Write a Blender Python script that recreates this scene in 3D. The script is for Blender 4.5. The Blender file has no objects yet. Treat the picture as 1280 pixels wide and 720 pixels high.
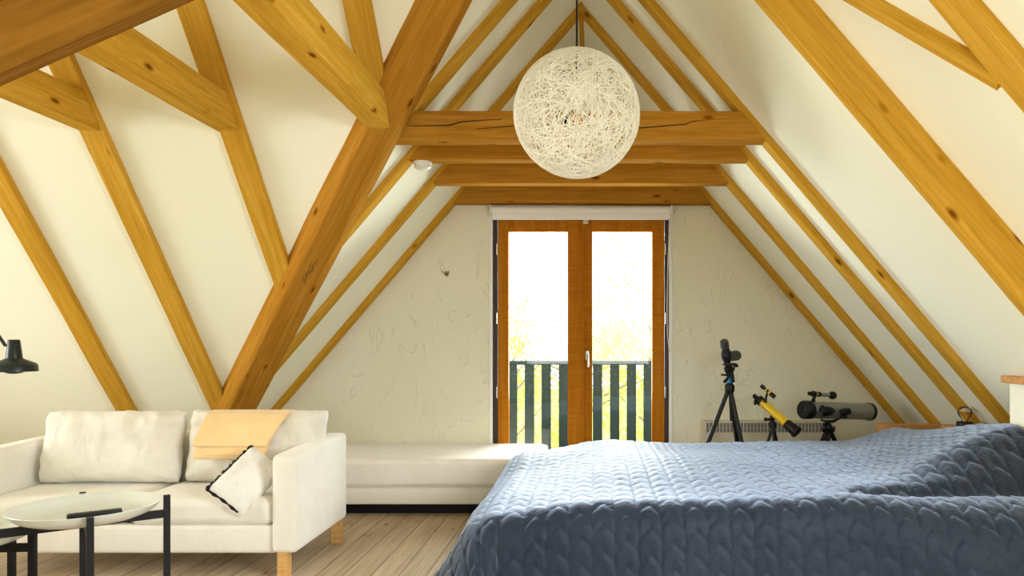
import bpy, bmesh, math, random
from mathutils import Vector, Matrix, noise

S = bpy.context.scene
C = S.collection
R = math.radians
random.seed(11)

# ------------------------------------------------------------------ camera, world, lights, exposure
F = 920.0; VX, VY = 740.0, 425.0; EYE = 1.21      # focal length in px, vanishing point, eye height
cam_d = bpy.data.cameras.new('camera'); cam = bpy.data.objects.new('camera', cam_d); C.objects.link(cam)
cam.location = (0, 0, EYE); cam.rotation_euler = (R(90), 0, 0)
cam_d.sensor_width = 36; cam_d.lens = F / 1280 * 36
cam_d.shift_x = -(VX - 640) / 1280; cam_d.shift_y = (VY - 360) / 1280
cam_d.clip_start = .05
S.camera = cam

world = bpy.data.worlds.new('world'); S.world = world; world.use_nodes = True
wn = world.node_tree.nodes; wn['Background'].inputs[0].default_value = (.93, .97, 1, 1)
wn['Background'].inputs[1].default_value = 3.0

def area(name, loc, target, sx, sy, power, col, spread=180):
    d = bpy.data.lights.new(name, 'AREA'); d.shape = 'RECTANGLE'; d.size = sx; d.size_y = sy
    d.energy = power; d.color = col; d.spread = R(spread)
    o = bpy.data.objects.new(name, d); C.objects.link(o); o.location = loc
    o.rotation_euler = (Vector(target) - Vector(loc)).to_track_quat('-Z', 'Y').to_euler()
    return o
area('added_front_daylight', (0, -2.75, 1.45), (0, 1.5, .2), 2.4, 1.7, 7, (1, .985, .95), 120)  # added light, at an assumed window behind the camera
area('added_wing_daylight', (-6.45, 2.75, 1.45), (0, 2.9, .6), 1.9, 1.7, 50, (1, .97, .92), 120)  # added light outside the wing's end wall; its window is unseen and assumed
area('added_roof_daylight', (1.93, .72, 1.58), (.2, 1.75, -.2), 1.2, 1.2, 85, (.93, .97, 1), 150)  # added light for bounce off bed and floor, through an assumed roof opening
area('daylight_balcony_door', (-.1, 6.75, 1.5), (-.1, 3, .9), 1.3, 1.7, 140, (.96, .98, .97))

S.view_settings.view_transform = 'Standard'; S.view_settings.look = 'None'
S.view_settings.gamma = 1; S.view_settings.use_curve_mapping = False
S.view_settings.exposure = .55
S.cycles.max_bounces = 10; S.cycles.diffuse_bounces = 6; S.cycles.transparent_max_bounces = 16
S.cycles.sample_clamp_indirect = 6

# ------------------------------------------------------------------ materials
def new_mat(name):
    m = bpy.data.materials.new(name); m.use_nodes = True
    return m, m.node_tree, m.node_tree.nodes['Principled BSDF']
def nd(nt, t, **kw):
    n = nt.nodes.new(t)
    for k, v in kw.items(): setattr(n, k, v)
    return n
def ramp(nt, fac, stops):
    r = nd(nt, 'ShaderNodeValToRGB'); e = r.color_ramp.elements
    while len(e) < len(stops): e.new(.5)
    for el, (p, c) in zip(e, stops): el.position = p; el.color = tuple(c) + (1,) if len(c) == 3 else c
    nt.links.new(fac, r.inputs[0]); return r.outputs[0]
def coords(nt, scale=(1, 1, 1), rnd=False, out='Object'):
    tc = nd(nt, 'ShaderNodeTexCoord'); mp = nd(nt, 'ShaderNodeMapping'); mp.inputs['Scale'].default_value = scale
    nt.links.new(tc.outputs[out], mp.inputs[0])
    if rnd:
        oi = nd(nt, 'ShaderNodeObjectInfo'); ml = nd(nt, 'ShaderNodeVectorMath', operation='SCALE')
        cb = nd(nt, 'ShaderNodeCombineXYZ')
        for i in range(3): nt.links.new(oi.outputs['Random'], cb.inputs[i])
        nt.links.new(cb.outputs[0], ml.inputs[0]); ml.inputs['Scale'].default_value = 37.0
        nt.links.new(ml.outputs[0], mp.inputs['Location'])
    return mp.outputs[0]
def ntex(nt, vec, scale, detail=4, rough=.5, dist=0):
    n = nd(nt, 'ShaderNodeTexNoise'); n.inputs['Scale'].default_value = scale
    n.inputs['Detail'].default_value = detail; n.inputs['Roughness'].default_value = rough
    n.inputs['Distortion'].default_value = dist
    nt.links.new(vec, n.inputs['Vector']); return n.outputs[0]
def bump(nt, b, h, strength, dist):
    n = nd(nt, 'ShaderNodeBump'); n.inputs['Strength'].default_value = strength; n.inputs['Distance'].default_value = dist
    nt.links.new(h, n.inputs['Height']); nt.links.new(n.outputs[0], b.inputs['Normal']); return n
def mixc(nt, fac, a, b, mode='MIX'):
    n = nd(nt, 'ShaderNodeMix', data_type='RGBA', blend_type=mode)
    for s, v in ((0, fac), (6, a), (7, b)):
        if hasattr(v, 'is_linked'): nt.links.new(v, n.inputs[s])
        else: n.inputs[s].default_value = v if s == 0 else tuple(v) + (1,)
    return n.outputs[2]

def wood(name, lo, mid, hi, knots=True, grain=(1.2, 16, 16), rough=.75):
    m, nt, b = new_mat(name)
    v = coords(nt, grain, True)
    g = ntex(nt, v, 1.4, 6, .62, .6)
    col = ramp(nt, g, [(.28, lo), (.5, mid), (.72, hi)])
    v2 = coords(nt, (2.0, 60, 60), True)
    fine = ntex(nt, v2, 1.5, 3, .6)
    col = mixc(nt, .35, col, ramp(nt, fine, [(.3, (.42, .37, .30)), (.6, (1, 1, 1))]), 'MULTIPLY')
    if knots:
        vk = coords(nt, (3.4, 8.5, 8.5), True)
        vo = nd(nt, 'ShaderNodeTexVoronoi'); vo.inputs['Scale'].default_value = 1.0; vo.inputs['Randomness'].default_value = 1
        nt.links.new(vk, vo.inputs['Vector'])
        k = ramp(nt, vo.outputs['Distance'], [(.05, (.10, .045, .02)), (.085, (.55, .38, .22)), (.15, (1, 1, 1))])
        col = mixc(nt, .85, col, k, 'MULTIPLY')
    nt.links.new(col, b.inputs['Base Color']); b.inputs['Roughness'].default_value = rough
    b.inputs['Specular IOR Level'].default_value = .05; b.inputs['IOR'].default_value = 1.1
    bump(nt, b, g, .25, .01)
    return m
def plain(name, c, rough=.5, metal=0, spec=.5, **kw):
    m, nt, b = new_mat(name); b.inputs['Base Color'].default_value = tuple(c) + (1,)
    b.inputs['Roughness'].default_value = rough; b.inputs['Metallic'].default_value = metal
    b.inputs['Specular IOR Level'].default_value = spec
    v = coords(nt, (1, 1, 1)); n = ntex(nt, v, 90, 2)
    rr = nd(nt, 'ShaderNodeMapRange'); rr.inputs['To Min'].default_value = max(rough - .05, 0); rr.inputs['To Max'].default_value = min(rough + .07, 1)
    nt.links.new(n, rr.inputs[0]); nt.links.new(rr.outputs[0], b.inputs['Roughness'])
    for k, val in kw.items(): b.inputs[k.replace('_', ' ')].default_value = val
    return m
def plaster(name, c1, c2, strokes):
    m, nt, b = new_mat(name)
    v = coords(nt)
    big = ntex(nt, v, .9, 3, .5)
    nt.links.new(ramp(nt, big, [(.35, c1), (.68, c2)]), b.inputs['Base Color'])
    b.inputs['Roughness'].default_value = .9; b.inputs['Specular IOR Level'].default_value = .15
    h = ntex(nt, v, 14, 5, .6)
    if strokes:
        s = ntex(nt, coords(nt, (1, 1, .55)), 4.2, 2, .45, 1.7)
        rr = ramp(nt, s, [(.485, (0, 0, 0)), (.497, (1, 1, 1)), (.506, (.1, .1, .1)), (.55, (0, 0, 0))])
        mk = ramp(nt, ntex(nt, coords(nt, (1.3, 1, 1)), 5.5, 2, .5), [(.47, (0, 0, 0)), (.56, (1, 1, 1))])
        rr = mixc(nt, 1.0, rr, mk, 'MULTIPLY')
        h = mixc(nt, .6, h, rr)
        bump(nt, b, h, .55, .018)
    else: bump(nt, b, h, .18, .004)
    return m
def fabric(name, c1, c2, weave=420, wr=.35, wrscale=9, sheen=.3):
    m, nt, b = new_mat(name)
    v = coords(nt)
    n = ntex(nt, v, 5, 3)
    nt.links.new(ramp(nt, n, [(.35, c1), (.7, c2)]), b.inputs['Base Color'])
    b.inputs['Roughness'].default_value = .95; b.inputs['Specular IOR Level'].default_value = .1
    b.inputs['Sheen Weight'].default_value = sheen; b.inputs['Sheen Roughness'].default_value = .5
    w = ntex(nt, v, weave, 1); k = ntex(nt, coords(nt, (1, 1, .45)), wrscale, 4, .55, .8)
    b1 = nd(nt, 'ShaderNodeBump'); b1.inputs['Strength'].default_value = wr; b1.inputs['Distance'].default_value = .02
    nt.links.new(k, b1.inputs['Height'])
    b2 = nd(nt, 'ShaderNodeBump'); b2.inputs['Strength'].default_value = .12; b2.inputs['Distance'].default_value = .002
    nt.links.new(w, b2.inputs['Height']); nt.links.new(b1.outputs[0], b2.inputs['Normal'])
    nt.links.new(b2.outputs[0], b.inputs['Normal'])
    return m

M = {}
M['beam'] = wood('pine_beam_wood', (.52, .275, .026), (.60, .335, .040), (.68, .40, .065))
M['collar'] = wood('old_pine_wood', (.38, .165, .016), (.46, .215, .026), (.54, .27, .042))
M['darkbeam'] = wood('dark_brown_pine', (.15, .065, .009), (.20, .088, .012), (.26, .12, .018))  # darker brown than the other pine, for the corner beam
M['bouncecut'] = wood('bounce_cutting_wood', (.22, .12, .05), (.28, .16, .07), (.33, .20, .09), False)  # dark tone chosen to cut light bouncing off the unseen front wall
M['doorwood'] = wood('varnished_door_wood', (.40, .135, .008), (.48, .175, .013), (.55, .22, .020), False, (16, 16, 1.0), .4)
M['legwood'] = wood('light_leg_wood', (.52, .28, .09), (.62, .36, .13), (.70, .43, .17), False, (16, 16, 1.5), .45)
M['shelfwood'] = wood('light_shelf_wood', (.50, .24, .08), (.62, .32, .12), (.70, .40, .17), False, (2, 16, 16), .5)
M['wall'] = plaster('cream_plaster', (.78, .77, .60), (.83, .815, .67), True)
M['ceil'] = plaster('white_ceiling_paint', (.85, .86, .70), (.89, .895, .77), False)
M['sofa'] = fabric('offwhite_sofa_cotton', (.74, .71, .63), (.80, .77, .70))
M['cushion'] = fabric('offwhite_cushion_cotton', (.73, .70, .62), (.80, .77, .69), 420, 1.0, 7)
M['linen'] = fabric('white_crinkled_linen', (.78, .76, .71), (.84, .82, .78), 300, .8, 22)
M['trim'] = fabric('dark_trim_cloth', (.012, .010, .012), (.03, .025, .03), 300, .3, 22, .1)
M['throw'] = fabric('apricot_throw_wool', (.80, .56, .27), (.86, .62, .32), 500, .35, 7, .4)
M['daybed'] = fabric('daybed_cream_cotton', (.78, .74, .65), (.83, .79, .71), 420, .4, 5)
M['black'] = plain('black_lacquer', (.004, .004, .005), .5, spec=.25)
M['blackplastic'] = plain('black_plastic', (.006, .007, .008), .42, spec=.3)
M['darkgrey'] = plain('dark_grey_rubber', (.06, .065, .065), .6)
M['lampblack'] = plain('blackened_lamp_metal', (.012, .018, .020), .35, .3)
M['white'] = plain('white_paint', (.86, .86, .83), .4)
M['whitecord'] = plain('white_cord', (.75, .75, .72), .5)
M['chrome'] = plain('chrome', (.7, .7, .7), .18, 1)
M['tray'] = plain('grey_white_tray_enamel', (.66, .68, .62), .22)
M['silver'] = plain('silver_tube_paint', (.30, .31, .29), .38, .35)
M['yellow'] = plain('yellow_tube_paint', (.80, .52, .008), .28)
M['blue'] = plain('blue_anodised_metal', (.02, .17, .36), .3, .5)
M['lens'] = plain('dark_lens_glass', (.01, .02, .03), .08)
M['frame'] = plain('dark_brown_frame', (.035, .018, .012), .5)
M['teal'] = plain('dark_teal_painted_board', (.014, .030, .031), .6, spec=.2)
M['radiator'] = plain('cream_radiator_enamel', (.62, .58, .46), .5)
M['slot'] = plain('grey_slot_recess', (.19, .19, .17), .7)
M['crack'] = plain('dark_timber_crack', (.03, .012, .004), .9)
M['string'] = plain('white_lamp_string', (.90, .88, .76), .6)
M['brass'] = plain('aged_brass', (.30, .17, .05), .4, .8)
M['ground'] = plain('garden_grass', (.40, .52, .10), .9)
M['bark'] = plain('tree_bark', (.25, .18, .12), .9)
M['trayfoot'] = plain('grey_plastic', (.3, .3, .3), .5)

def glass_mat(name, ior=1.45, tint=(1, 1, 1), refl=.08):
    m = bpy.data.materials.new(name); m.use_nodes = True; nt = m.node_tree; nt.nodes.clear()
    out = nd(nt, 'ShaderNodeOutputMaterial'); mx = nd(nt, 'ShaderNodeMixShader')
    t = nd(nt, 'ShaderNodeBsdfTransparent'); g = nd(nt, 'ShaderNodeBsdfGlossy'); g.inputs['Roughness'].default_value = .02
    t.inputs[0].default_value = tuple(tint) + (1,)
    fr = nd(nt, 'ShaderNodeFresnel'); fr.inputs[0].default_value = ior
    nt.links.new(fr.outputs[0], mx.inputs[0]); nt.links.new(t.outputs[0], mx.inputs[1]); nt.links.new(g.outputs[0], mx.inputs[2])
    nt.links.new(mx.outputs[0], out.inputs[0]); return m
M['glass'] = glass_mat('window_glass', 1.5, (.97, .99, .98))
M['bulb'] = glass_mat('clear_bulb_glass', 1.25, (1, .97, .9))
M['amber'] = plain('amber_filament', (.75, .38, .06), .35, .6)

def leaf_mat():
    m, nt, b = new_mat('spring_leaves')
    oi = nd(nt, 'ShaderNodeNewGeometry')
    col = ramp(nt, oi.outputs['Random Per Island'], [(0, (.40, .52, .05)), (.45, (.62, .70, .10)), (.75, (.78, .74, .22)), (.95, (.70, .35, .22))])
    nt.links.new(col, b.inputs['Base Color']); b.inputs['Roughness'].default_value = .8
    return m
M['leaf'] = leaf_mat()

def floor_mat():
    m, nt, b = new_mat('pale_floorboards')
    v = coords(nt, (1, 1, 1)); sp = nd(nt, 'ShaderNodeSeparateXYZ'); nt.links.new(v, sp.inputs[0])
    dv = nd(nt, 'ShaderNodeMath', operation='DIVIDE'); dv.inputs[1].default_value = .142; nt.links.new(sp.outputs[0], dv.inputs[0])
    fl = nd(nt, 'ShaderNodeMath', operation='FLOOR'); nt.links.new(dv.outputs[0], fl.inputs[0])
    fr = nd(nt, 'ShaderNodeMath', operation='FRACT'); nt.links.new(dv.outputs[0], fr.inputs[0])
    wn_ = nd(nt, 'ShaderNodeTexWhiteNoise', noise_dimensions='1D'); nt.links.new(fl.outputs[0], wn_.inputs['W'])
    cb = nd(nt, 'ShaderNodeCombineXYZ'); nt.links.new(dv.outputs[0], cb.inputs[0]); nt.links.new(sp.outputs[1], cb.inputs[1])
    ad = nd(nt, 'ShaderNodeVectorMath', operation='ADD'); mul = nd(nt, 'ShaderNodeVectorMath', operation='SCALE'); mul.inputs['Scale'].default_value = 20
    nt.links.new(wn_.outputs['Color'], mul.inputs[0]); nt.links.new(cb.outputs[0], ad.inputs[0]); nt.links.new(mul.outputs[0], ad.inputs[1])
    mp = nd(nt, 'ShaderNodeMapping'); mp.inputs['Scale'].default_value = (2.2, .8, 1); nt.links.new(ad.outputs[0], mp.inputs[0])
    g = ntex(nt, mp.outputs[0], 2.0, 6, .6, .5)
    col = ramp(nt, g, [(.3, (.42, .32, .20)), (.55, (.58, .47, .33)), (.75, (.66, .56, .42))])
    tint = ramp(nt, wn_.outputs['Value'], [(0, (.80, .76, .70)), (1, (1, 1, 1))])
    col = mixc(nt, 1.0, col, tint, 'MULTIPLY')
    vk = nd(nt, 'ShaderNodeTexVoronoi'); mk = nd(nt, 'ShaderNodeMapping'); mk.inputs['Scale'].default_value = (1.0, 2.2, 1)
    nt.links.new(ad.outputs[0], mk.inputs[0]); nt.links.new(mk.outputs[0], vk.inputs['Vector']); vk.inputs['Scale'].default_value = 1.3
    col = mixc(nt, .8, col, ramp(nt, vk.outputs['Distance'], [(.05, (.35, .2, .1)), (.12, (1, 1, 1))]), 'MULTIPLY')
    gap = ramp(nt, fr.outputs[0], [(.0, (.12, .07, .04)), (.018, (.16, .10, .06)), (.032, (1, 1, 1)), (1, (1, 1, 1))])
    col = mixc(nt, 1.0, col, gap, 'MULTIPLY')
    nt.links.new(col, b.inputs['Base Color']); b.inputs['Roughness'].default_value = .5
    b.inputs['Specular IOR Level'].default_value = .3
    bump(nt, b, gap, .5, .004)
    return m
M['floor'] = floor_mat()

def quilt_mat():
    m, nt, b = new_mat('blue_grey_velvet_quilt')
    v = coords(nt)
    n = ntex(nt, v, 3, 3)
    col = ramp(nt, n, [(.3, (.006, .013, .028)), (.7, (.014, .022, .038))])
    nt.links.new(col, b.inputs['Base Color'])
    b.inputs['Roughness'].default_value = .62; b.inputs['Specular IOR Level'].default_value = .25
    b.inputs['Sheen Weight'].default_value = .15; b.inputs['Sheen Roughness'].default_value = .4
    b.inputs['Sheen Tint'].default_value = (.60, .77, 1, 1)
    k = ntex(nt, coords(nt, (1, 1.6, 1)), 24, 4, .6, 1.2)
    bn = bump(nt, b, k, .36, .012)
    sh = nd(nt, 'ShaderNodeBsdfSheen', distribution='ASHIKHMIN'); sh.inputs['Color'].default_value = (.36, .44, .60, 1); sh.inputs['Roughness'].default_value = .38
    nt.links.new(bn.outputs[0], sh.inputs['Normal'])
    ad = nd(nt, 'ShaderNodeAddShader'); nt.links.new(b.outputs[0], ad.inputs[0]); nt.links.new(sh.outputs[0], ad.inputs[1])
    nt.links.new(ad.outputs[0], nt.nodes['Material Output'].inputs['Surface'])
    return m
M['quilt'] = quilt_mat()

# ------------------------------------------------------------------ helpers
def link(o, name, parent=None):
    o.name = name; C.objects.link(o)
    if parent: o.parent = parent
    return o
def wloc(o):
    v = Vector((0, 0, 0))
    while o: v += o.location; o = o.parent
    return v
def obj(name, bm, mat, parent=None, smooth=None, origin=None):
    """link the bmesh (world coordinates) as ONE mesh object; its own origin at ORIGIN or at its parent's base"""
    me = bpy.data.meshes.new(name)
    off = Vector(origin) if origin is not None else (wloc(parent) if parent else Vector((0, 0, 0)))
    bmesh.ops.translate(bm, vec=-off, verts=bm.verts)
    bmesh.ops.recalc_face_normals(bm, faces=bm.faces)
    bm.to_mesh(me); bm.free(); me.materials.append(mat)
    if smooth is not None:
        me.shade_smooth(); me.set_sharp_from_angle(angle=R(smooth))
    o = bpy.data.objects.new(name, me); link(o, name, parent)
    o.location = off - wloc(parent) if parent else off
    return o
def tag(o, label, cat, group=None):
    o['label'] = label; o['category'] = cat
    if group: o['group'] = group
    return o
def thing(name, loc, label, cat, group=None):
    o = bpy.data.objects.new(name, None); C.objects.link(o); o.location = loc; o.empty_display_size = .1
    return tag(o, label, cat, group)
def struct(o): o['kind'] = 'structure'; return o

def P(px, py, Y): return Vector(((px - VX) / F * Y, Y, EYE + (VY - py) / F * Y))

def box_bm(x0, x1, y0, y1, z0, z1, r=0, seg=2, bm=None):
    b = bmesh.new()
    bmesh.ops.create_cube(b, size=1)
    for v in b.verts: v.co = Vector(((x0 + x1) / 2 + v.co.x * (x1 - x0), (y0 + y1) / 2 + v.co.y * (y1 - y0), (z0 + z1) / 2 + v.co.z * (z1 - z0)))
    if r: bmesh.ops.bevel(b, geom=b.edges[:], offset=r, segments=seg, affect='EDGES', profile=.5)
    return merge(bm, b)
def merge(bm, b):
    if bm is None: return b
    me = bpy.data.meshes.new('t'); b.to_mesh(me); b.free(); bm.from_mesh(me); bpy.data.meshes.remove(me); return bm
def hexa_bm(pts, r=0, bm=None):
    """pts: 4 bottom then 4 top"""
    b = bmesh.new(); v = [b.verts.new(p) for p in pts]
    for f in ((0, 1, 2, 3), (4, 5, 6, 7), (0, 1, 5, 4), (1, 2, 6, 5), (2, 3, 7, 6), (3, 0, 4, 7)): b.faces.new([v[i] for i in f])
    bmesh.ops.recalc_face_normals(b, faces=b.faces)
    if r: bmesh.ops.bevel(b, geom=b.edges[:], offset=r, segments=1, affect='EDGES')
    return merge(bm, b)
def frame_of(d):
    d = d.normalized(); a = Vector((0, 0, 1)) if abs(d.z) < .9 else Vector((1, 0, 0))
    u = d.cross(a).normalized(); return u, d.cross(u).normalized()
def lathe_bm(p0, p1, prof, n=24, bm=None, cap=True):
    """prof: (t along p0->p1 in 0..1, radius)"""
    b = bmesh.new(); p0 = Vector(p0); p1 = Vector(p1); u, w = frame_of(p1 - p0); rings = []
    for t, r in prof:
        c = p0.lerp(p1, t)
        if r < 1e-5: rings.append([b.verts.new(c)])
        else: rings.append([b.verts.new(c + (u * math.cos(2 * math.pi * i / n) + w * math.sin(2 * math.pi * i / n)) * r) for i in range(n)])
    for A, B in zip(rings, rings[1:]):
        for i in range(n):
            j = (i + 1) % n
            if len(A) == 1 and len(B) == 1: continue
            if len(A) == 1: b.faces.new((A[0], B[i], B[j]))
            elif len(B) == 1: b.faces.new((A[i], A[j], B[0]))
            else: b.faces.new((A[i], A[j], B[j], B[i]))
    if cap:
        for ring in (rings[0], rings[-1]):
            if len(ring) > 1: b.faces.new(ring)
    return merge(bm, b)
def cyl(p0, p1, r, n=16, bm=None, r1=None): return lathe_bm(p0, p1, [(0, r), (1, r if r1 is None else r1)], n, bm)
def tube_bm(pts, rad, n=8, bm=None, closed=False, flat=1):
    b = bmesh.new(); pts = [Vector(p) for p in pts]; N = len(pts); rings = []
    u, w = frame_of(pts[1] - pts[0])
    for i, p in enumerate(pts):
        d = (pts[(i + 1) % N] - pts[i - 1]) if (closed or 0 < i < N - 1) else (pts[1] - pts[0] if i == 0 else pts[-1] - pts[-2])
        d.normalize(); u = (u - d * u.dot(d)).normalized(); w = d.cross(u)
        r = rad[i] if isinstance(rad, (list, tuple)) else rad
        rings.append([b.verts.new(p + u * math.cos(2 * math.pi * k / n) * r + w * math.sin(2 * math.pi * k / n) * r * flat) for k in range(n)])
    for i in range(N if closed else N - 1):
        A, B = rings[i], rings[(i + 1) % N]
        for k in range(n): b.faces.new((A[k], A[(k + 1) % n], B[(k + 1) % n], B[k]))
    if not closed: b.faces.new(rings[0]); b.faces.new(rings[-1])
    return merge(bm, b)

def timber(name, p0, p1, u, v, sect, mat, cut0=None, cut1=None, jit=.0016, chamfer=.004):
    """a length of sawn timber from p0 to p1; SECT is its section in (u, v); the object's X axis runs along the grain"""
    p0 = Vector(p0); p1 = Vector(p1); d = (p1 - p0); L = d.length; d.normalize()
    u = Vector(u); u = (u - d * u.dot(d)).normalized(); v = Vector(v); v = (v - d * v.dot(d)); v = (v - u * v.dot(u)).normalized()
    b = bmesh.new()
    # chamfer the section's corners a little
    sec = []
    n = len(sect)
    for i in range(n):
        a = Vector(sect[i - 1]); c = Vector(sect[i]); e = Vector(sect[(i + 1) % n])
        sec.append(c + (a - c).normalized() * chamfer); sec.append(c + (e - c).normalized() * chamfer)
    rings = []; K = max(2, int(L / .22))
    for k in range(K + 1):
        t = L * k / K; ring = []
        w0 = noise.noise(Vector((p0.x * 7 + t * 1.7, p0.y * 5, 1))) * jit * 2
        for s in sec:
            base = p0 + u * s.x + v * s.y
            lo, hi = 0, L
            if cut0: lo = (Vector(cut0[0]) - base).dot(Vector(cut0[1])) / d.dot(Vector(cut0[1]))
            if cut1: hi = (Vector(cut1[0]) - base).dot(Vector(cut1[1])) / d.dot(Vector(cut1[1]))
            q = base + d * (lo + (hi - lo) * k / K)
            q += (u * random.uniform(-1, 1) + v * random.uniform(-1, 1)) * jit * .5 + (u + v) * w0
            ring.append(b.verts.new(q))
        rings.append(ring)
    m = len(sec)
    for A, B in zip(rings, rings[1:]):
        for k in range(m): b.faces.new((A[k], A[(k + 1) % m], B[(k + 1) % m], B[k]))
    b.faces.new(rings[0]); b.faces.new(rings[-1])
    bmesh.ops.recalc_face_normals(b, faces=b.faces)
    rot = Matrix((d, u, d.cross(u))).transposed()
    mw = Matrix.Translation(p0) @ rot.to_4x4()
    bmesh.ops.transform(b, matrix=mw.inverted(), verts=b.verts)
    me = bpy.data.meshes.new(name); b.to_mesh(me); b.free(); me.materials.append(mat)
    o = bpy.data.objects.new(name, me); link(o, name); o.matrix_world = mw
    return o
def rect(a0, a1, b0, b1): return [(a0, b0), (a1, b0), (a1, b1), (a0, b1)]

# ------------------------------------------------------------------ room shell
XC = -.077; TAN = 1.17; YC = 2.75           # ridge x, roof pitch, cross ridge y
U0 = 3.458; C0 = U0 + .058                  # height of rafter undersides and of the ceiling at the ridge
GY = 5.86; NY = -2.3; WX = -6.0; EL = 2.85
def zc(t, c=C0): return c - TAN * abs(t)
def slab(poly, th=.14, bm=None):
    b = bmesh.new(); n = len(poly)
    lo = [b.verts.new(p) for p in poly]; hi = [b.verts.new(Vector(p) + Vector((0, 0, th))) for p in poly]
    b.faces.new(lo); b.faces.new(hi)
    for i in range(n): b.faces.new((lo[i], lo[(i + 1) % n], hi[(i + 1) % n], hi[i]))
    return merge(bm, b)
def M_(t, y): return (XC + t, y, zc(t))        # point on the main roof
def X_(t, y): return (XC + t, y, zc(y - YC))   # point on the cross roof
bm = slab([M_(0, YC), M_(0, 6.0), M_(-EL, 6.0), M_(-EL, YC + EL)])
slab([X_(0, YC), X_(-EL, YC + EL), X_(WX - XC, YC + EL), X_(WX - XC, YC)], bm=bm)
slab([X_(0, YC), X_(WX - XC, YC), X_(WX - XC, YC - EL), X_(-EL, YC - EL)], bm=bm)
slab([M_(0, YC), M_(-EL, YC - EL), M_(-EL, NY), M_(0, NY)], bm=bm)
# right slope, with an opening put in to admit the added roof daylight
ha, hb, hy0, hy1 = 1.35, 2.25, .1, 1.35
slab([M_(0, NY), M_(ha, NY), M_(ha, 6.0), M_(0, 6.0)], bm=bm)
slab([M_(hb, NY), M_(EL, NY), M_(EL, 6.0), M_(hb, 6.0)], bm=bm)
slab([M_(ha, NY), M_(hb, NY), M_(hb, hy0), M_(ha, hy0)], bm=bm)
slab([M_(ha, hy1), M_(hb, hy1), M_(hb, 6.0), M_(ha, 6.0)], bm=bm)
struct(obj('ceiling', bm, M['ceil']))
struct(obj('floor', box_bm(WX - .2, 3.0, NY - .2, GY + .2, -.12, 0), M['floor']))

def gable(name, y0, y1, holes_x, z0, z1, mat):
    hx0, hx1 = holes_x; b = bmesh.new()
    def prism(pts):
        lo = [b.verts.new((x, y0, z)) for x, z in pts]; hi = [b.verts.new((x, y1, z)) for x, z in pts]
        b.faces.new(lo); b.faces.new(hi)
        for i in range(len(pts)): b.faces.new((lo[i], lo[(i + 1) % len(pts)], hi[(i + 1) % len(pts)], hi[i]))
    e = .03
    def top(x): return zc(x - XC) + e
    prism([(XC - EL, 0), (hx0, 0), (hx0, top(hx0)), (XC - EL, top(XC - EL))])
    prism([(hx1, 0), (XC + EL, 0), (XC + EL, top(XC + EL)), (hx1, top(hx1))])
    prism([(hx0, z1), (hx1, z1), (hx1, top(hx1)), (XC, top(XC)), (hx0, top(hx0))])
    if z0 > 0: prism([(hx0, 0), (hx1, 0), (hx1, z0), (hx0, z0)])
    return struct(obj(name, b, mat))
DX0, DX1, DZ = P(616, 0, GY).x, P(836, 0, GY).x, P(0, 270.5, GY).z
gable('wall_back', GY, GY + .16, (DX0, DX1), 0, DZ, M['wall'])
gable('wall_front', NY - .1, NY + .02, (-1.25, 1.1), .75, 2.2, M['bouncecut'])
# end wall of the left wing
b = bmesh.new()
def wprism(pts):
    lo = [b.verts.new((WX - .1, y, z)) for y, z in pts]; hi = [b.verts.new((WX + .02, y, z)) for y, z in pts]
    b.faces.new(lo); b.faces.new(hi)
    for i in range(len(pts)): b.faces.new((lo[i], lo[(i + 1) % len(pts)], hi[(i + 1) % len(pts)], hi[i]))
def wt(y): return zc(y - YC) + .03
wprism([(YC - EL, 0), (1.8, 0), (1.8, wt(1.8)), (YC - EL, wt(YC - EL))]); wprism([(3.7, 0), (YC + EL, 0), (YC + EL, wt(YC + EL)), (3.7, wt(3.7))])
wprism([(1.8, 2.25), (3.7, 2.25), (3.7, wt(3.7)), (YC, wt(YC)), (1.8, wt(1.8))]); wprism([(1.8, 0), (3.7, 0), (3.7, .7), (1.8, .7)])
struct(obj('wall_left', b, M['wall']))
kz = zc(EL) + .04
struct(obj('wall_right', box_bm(XC + EL - .02, XC + EL + .1, NY, GY, 0, kz), M['ceil']))
kb = box_bm(WX, XC - EL + .02, YC + EL - .02, YC + EL + .1, 0, kz)
box_bm(WX, XC - EL + .02, YC - EL - .1, YC - EL + .02, 0, kz, bm=kb)
box_bm(XC - EL - .1, XC - EL + .02, YC + EL, GY, 0, kz, bm=kb); box_bm(XC - EL - .1, XC - EL + .02, NY, YC - EL, 0, kz, bm=kb)
struct(obj('wall_eaves', kb, M['ceil']))

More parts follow.
